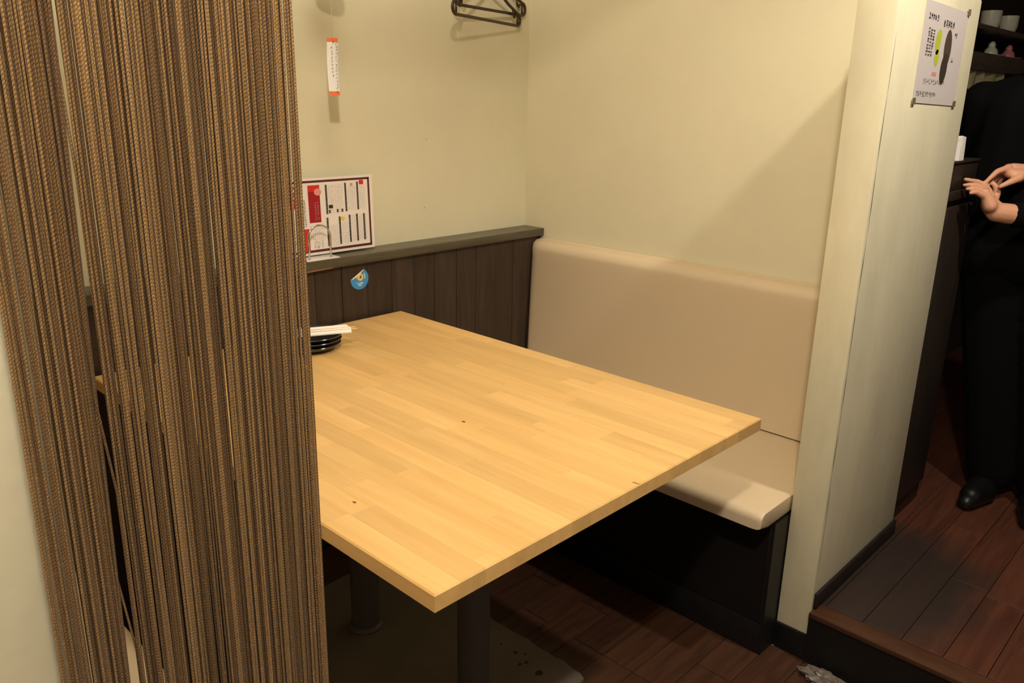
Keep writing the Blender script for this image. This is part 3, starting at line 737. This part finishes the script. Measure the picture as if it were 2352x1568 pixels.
def cloth(x0, x1, z1, drops, label):
    V = []; F = []; n = 8
    for i in range(n+1):
        x = x0+(x1-x0)*i/n; zb = drops[0]+(drops[1]-drops[0])*abs(2*i/n-1)
        for j in range(5): V.append((x, .925+.006*math.sin(i*1.3+j*.4), z1+(zb-z1)*j/4))
    nv = len(V); V += [(p[0], p[1]+.003, p[2]) for p in V]
    for i in range(n):
        for j in range(4):
            a = i*5+j; F.append((a, a+1, a+6, a+5)); F.append((nv+a, nv+a+5, nv+a+6, nv+a+1))
    for i in range(n): F.append((i*5+4, nv+i*5+4, nv+i*5+9, i*5+9)); F.append((i*5, i*5+5, nv+i*5+5, nv+i*5))
    return props(mk('hand_towel', V, F, TOWEL, None, smooth=True), label, 'towel', 'towels hanging under the shelf')
cloth(3.22, 3.42, 1.4515, (1.36, 1.41), 'pale towel hanging under the lower shelf, nearer the partition')
cloth(3.44, 3.68, 1.4515, (1.35, 1.42), 'pale towel hanging under the lower shelf, further from the partition')

cb = empty('counter_cabinet', (2.43, .87, PLZ), 'dark wooden counter cabinet standing behind the plaster partition', 'cabinet')
box('body', 2.298, 2.585, .676, 1.09, PLZ+.001, 1.085, CABW, cb)
box('worktop', 2.294, 2.600, .664, 1.095, 1.086, 1.112, CABW, cb, bevel=.003)
dr = box('door', 2.312, 2.570, .662, .675, PLZ+.07, 1.070, CABW, cb, bevel=.003)
box('plinth', 2.305, 2.548, .6745, .6758, PLZ+.001, PLZ+.06, TRIMD, cb)
tr_ = empty('black_box', (2.43, .75, 1.112), 'dark box standing on the counter cabinet', 'box')
box('body', 2.325, 2.590, .672, .84, 1.1125, 1.183, CABW, tr_, bevel=.003)
box('lid', 2.320, 2.594, .668, .845, 1.1835, 1.190, CABW, tr_, bevel=.002)
nk = empty('napkin_stack', (2.425, .686, 1.19), 'white paper napkins standing on the dark box', 'napkins')
rnd = R_(2)
for i in range(7):
    x = 2.405+i*.0058; a = rnd.uniform(-.004, .004); hh = .062+rnd.uniform(-.004, .003)
    mk('napkin', [(x, .672, 1.1903), (x+.005, .672, 1.1903), (x+.005, .700, 1.1903), (x, .700, 1.1903), (x+a, .674, 1.1903+hh), (x+.005+a, .674, 1.1903+hh), (x+.005+a, .702, 1.1903+hh-.003), (x+a, .702, 1.1903+hh-.003)],
       [(3, 2, 1, 0), (4, 5, 6, 7), (0, 1, 5, 4), (1, 2, 6, 5), (2, 3, 7, 6), (3, 0, 4, 7)], WHITE, nk)

# crumpled scrap on the floor by the step
bm = bmesh.new(); bmesh.ops.create_icosphere(bm, subdivisions=3, radius=1); rnd = R_(31)
for vtx in bm.verts:
    d = vtx.co.normalized(); k = 1+.35*math.sin(d.x*7+d.y*3)*math.cos(d.y*8-d.z*4)+.18*rnd.uniform(-1, 1)
    vtx.co = Vector((1.705+d.x*.028*k, .585+d.y*.045*k, .010+max(-.0098, d.z*.013*k)))
sc_ = from_bm('crumpled_wrapper', bm, SCRAP); props(sc_, 'crumpled grey plastic wrapper on the floor beside the step', 'litter')

# ------------------------------------------------------------------ person in black standing in the corridor
def capsule(bm, a, b, ra, rb, n=12):
    a = Vector(a); b = Vector(b); d = b-a; L = max(d.length, 1e-5); q = d.to_track_quat('Z', 'Y').to_matrix().to_4x4(); q.translation = a
    rings = []
    for k in range(5):
        t_ = math.pi/2*(k/4); rings.append((ra*math.sin(t_) if k else ra*.02, -ra*math.cos(t_)))
    for k in range(5):
        t_ = math.pi/2*(k/4); rings.append((rb*math.cos(t_) if k < 4 else rb*.02, L+rb*math.sin(t_)))
    R0 = [[bm.verts.new(q @ Vector((r*math.cos(2*math.pi*i/n), r*math.sin(2*math.pi*i/n), z))) for i in range(n)] for r, z in rings]
    for A_, B_ in zip(R0, R0[1:]):
        for i in range(n): bm.faces.new((A_[i], A_[(i+1) % n], B_[(i+1) % n], B_[i]))
    bm.faces.new(list(reversed(R0[0]))); bm.faces.new(R0[-1])
def ellipsoid(bm, c, rx, ry, rz, axes=None, n=20):
    m_ = Matrix.Translation(Vector(c)) @ ((axes.to_4x4() if axes else Matrix.Identity(4))) @ Matrix.Diagonal((rx, ry, rz, 1))
    bmesh.ops.create_uvsphere(bm, u_segments=n, v_segments=n//2, radius=1, matrix=m_)
def remeshed(name, bm, voxel, m, parent=None, smooth_it=6):
    """melts the overlapping limbs into one continuous skin"""
    o = from_bm(name, bm, m, parent)
    md = o.modifiers.new('r', 'REMESH'); md.mode = 'VOXEL'; md.voxel_size = voxel; md.use_smooth_shade = True
    s = o.modifiers.new('s', 'SMOOTH'); s.factor = .5; s.iterations = smooth_it
    dg = bpy.context.evaluated_depsgraph_get(); dg.update()
    me = bpy.data.meshes.new_from_object(o.evaluated_get(dg)); o.modifiers.clear(); old = o.data; o.data = me; bpy.data.meshes.remove(old)
    me.materials.clear(); me.materials.append(m)
    me.polygons.foreach_set('use_smooth', [True]*len(me.polygons))
    return o
BC = Vector((2.75, .545, PLZ))         # between the feet; faces -X, right side is +Y
D = 2.18
def h_(px_, py_, dd=0): return at(px_, py_, D+dd)
# joints
rsh = Vector((2.77, .735, 1.345)); lsh = Vector((2.77, .365, 1.355)); rel = Vector((2.83, .735, 1.085)); lel = Vector((2.72, .325, 1.07))
lcuff = h_(2340, 494, .0); lwr = h_(2288, 487, 0); rwr = h_(2352, 396, .06); rcuff = h_(2375, 398, .09)
bm = bmesh.new()
# lower (left) hand: forearm, wrist bent up, palm, four fingers pointing left, thumb on top
capsule(bm, lel, lcuff, .036, .029); capsule(bm, lcuff, lwr, .0285, .0265)
pk = h_(2262, 436, .0)
capsule(bm, lwr, h_(2274, 470, 0), .0265, .0235); capsule(bm, h_(2277, 470, .015), h_(2267, 440, .02), .019, .014)
capsule(bm, h_(2274, 472, -.018), h_(2262, 443, -.02), .019, .013)
for (p0, p1, p2, d0, d1, d2) in (((2266, 430), (2246, 418), (2217, 412), .026, .024, .020),
                                 ((2262, 434), (2242, 425), (2215, 425), .008, .004, .0),
                                 ((2258, 440), (2240, 432), (2221, 434), -.010, -.014, -.018),
                                 ((2256, 448), (2242, 440), (2229, 443), -.026, -.030, -.034)):
    a, b, c = h_(*p0, d0), h_(*p1, d1), h_(*p2, d2)
    capsule(bm, a, b, .0095, .0082); capsule(bm, b, b+(c-b)*.55, .0082, .0072); capsule(bm, b+(c-b)*.55, c, .0072, .0056)
a, b, c = h_(2282, 462, .03), h_(2291, 440, .035), h_(2284, 424, .034)
capsule(bm, a, b, .0125, .0098); capsule(bm, b, c, .0096, .0072)
# upper (right) hand reaching down to the other
capsule(bm, rel, rcuff, .036, .029); capsule(bm, rcuff, rwr, .028, .025)
capsule(bm, rwr, h_(2326, 389, .05), .024, .018); capsule(bm, h_(2340, 404, .03), h_(2318, 398, .03), .020, .013); capsule(bm, h_(2340, 394, .07), h_(2316, 386, .065), .018, .013)
for (p0, p1, p2, d0, d1, d2) in (((2318, 384), (2290, 394), (2264, 418), .028, .022, .018),
                                 ((2316, 386), (2288, 399), (2268, 424), .046, .042, .036),
                                 ((2318, 389), (2292, 404), (2276, 428), .062, .058, .052),
                                 ((2322, 394), (2300, 409), (2288, 430), .076, .072, .066)):
    a, b, c = h_(*p0, d0), h_(*p1, d1), h_(*p2, d2)
    capsule(bm, a, b, .0095, .0082); capsule(bm, b, b+(c-b)*.55, .0082, .0070); capsule(bm, b+(c-b)*.55, c, .0070, .0055)
a, b, c = h_(2342, 408, .016), h_(2318, 419, .012), h_(2298, 428, .012)
capsule(bm, a, b, .0120, .0090); capsule(bm, b, c, .0090, .0066)
# arms, chest, neck, head, legs: one figure
hd = Vector((2.705, .55, 1.575))
capsule(bm, rsh, rel, .046, .037); capsule(bm, lsh, lel, .046, .037)
capsule(bm, rsh+Vector((0, -.03, 0)), lsh+Vector((0, .03, 0)), .055, .055); capsule(bm, (2.765, .55, 1.30), (2.755, .55, 1.02), .105, .10); capsule(bm, (2.765, .50, 1.28), (2.755, .51, .98), .10, .10); capsule(bm, (2.765, .60, 1.28), (2.755, .59, .98), .10, .10)
capsule(bm, (2.765, .55, 1.36), (2.725, .55, 1.50), .056, .050)
ellipsoid(bm, hd+Vector((.012, 0, .03)), .092, .075, .098); ellipsoid(bm, hd+Vector((-.025, 0, -.045)), .060, .056, .062)
capsule(bm, hd+Vector((-.080, 0, .018)), hd+Vector((-.100, 0, -.018)), .009, .013)     # nose
capsule(bm, hd+Vector((-.082, -.018, -.055)), hd+Vector((-.082, .018, -.055)), .007, .007)  # lips
for s in (-1, 1):
    ellipsoid(bm, hd+Vector((.014, s*.078, .004)), .018, .008, .030)
    capsule(bm, (2.757, .55+s*.085, .98), (2.745, .50+s*.075, .58), .082, .056); capsule(bm, (2.745, .50+s*.075, .58), (2.765, .455+s*.07, .24), .055, .040)
person = remeshed('person', bm, .0036, SKIN, None, 5)
props(person, 'person in black clothes standing in the corridor, one hand touching the other', 'person')
# clothes
bm = bmesh.new()
capsule(bm, rsh, rel, .058, .050); capsule(bm, lsh, lel, .058, .050); capsule(bm, rel, rcuff+Vector((0, 0, 0)), .050, .042); capsule(bm, lel, lcuff, .050, .036)
capsule(bm, rsh+Vector((0, -.03, -.005)), (2.76, .55, 1.385), .060, .070); capsule(bm, lsh+Vector((0, .03, -.005)), (2.76, .55, 1.385), .060, .070)
for dy in (-.07, 0, .07): capsule(bm, (2.765, .55+dy, 1.29), (2.757, .55+dy*1.1, .93), .125 if dy == 0 else .115, .128)
capsule(bm, (2.765, .55, 1.36), (2.735, .55, 1.44), .075, .062)
shirt = remeshed('shirt', bm, .009, CLOTH, person, 4)
bm = bmesh.new()
for s in (-1, 1):
    capsule(bm, (2.757, .55+s*.075, .98), (2.745, .50+s*.075, .58), .108, .082); capsule(bm, (2.745, .50+s*.075, .58), (2.768, .455+s*.07, .225), .082, .070)
capsule(bm, (2.757, .47, 1.0), (2.757, .63, 1.0), .11, .11)
remeshed('trousers', bm, .009, CLOTH, person, 4)
for s in (-1, 1):
    bm = bmesh.new(); y = .455+s*.07
    capsule(bm, (2.775, y, PLZ+.045), (2.63, y+s*.012, PLZ+.034), .044, .034); capsule(bm, (2.775, y, PLZ+.06), (2.765, y, PLZ+.13), .046, .048); capsule(bm, (2.70, y, PLZ+.03), (2.60, y+s*.014, PLZ+.026), .042, .026)
    for vtx in bm.verts: vtx.co.z = max(vtx.co.z, PLZ+.0015)
    so_ = remeshed('shoe', bm, .006, SHOE, person, 3)
bm = bmesh.new(); ellipsoid(bm, hd+Vector((.022, 0, .060)), .100, .086, .088); ellipsoid(bm, hd+Vector((.062, 0, -.02)), .058, .074, .085)
remeshed('hair', bm, .006, HAIR, person, 3)
for s in (-1, 1):
    e = bmesh.new(); ellipsoid(e, hd+Vector((-.0625, s*.030, .008)), .010, .012, .0058, n=12); from_bm('eye', e, mat('eye_white', srgb(230, 225, 220), .3), person, True)
    e = bmesh.new(); ellipsoid(e, hd+Vector((-.0706, s*.030, .008)), .0026, .0052, .0052, n=10); from_bm('iris', e, HAIR, person, True)
    tube('eyebrow', [hd+Vector((-.0745, s*.014, .026)), hd+Vector((-.0715, s*.030, .030)), hd+Vector((-.060, s*.046, .025))], [.002, .003, .0015], HAIR, person, 6)
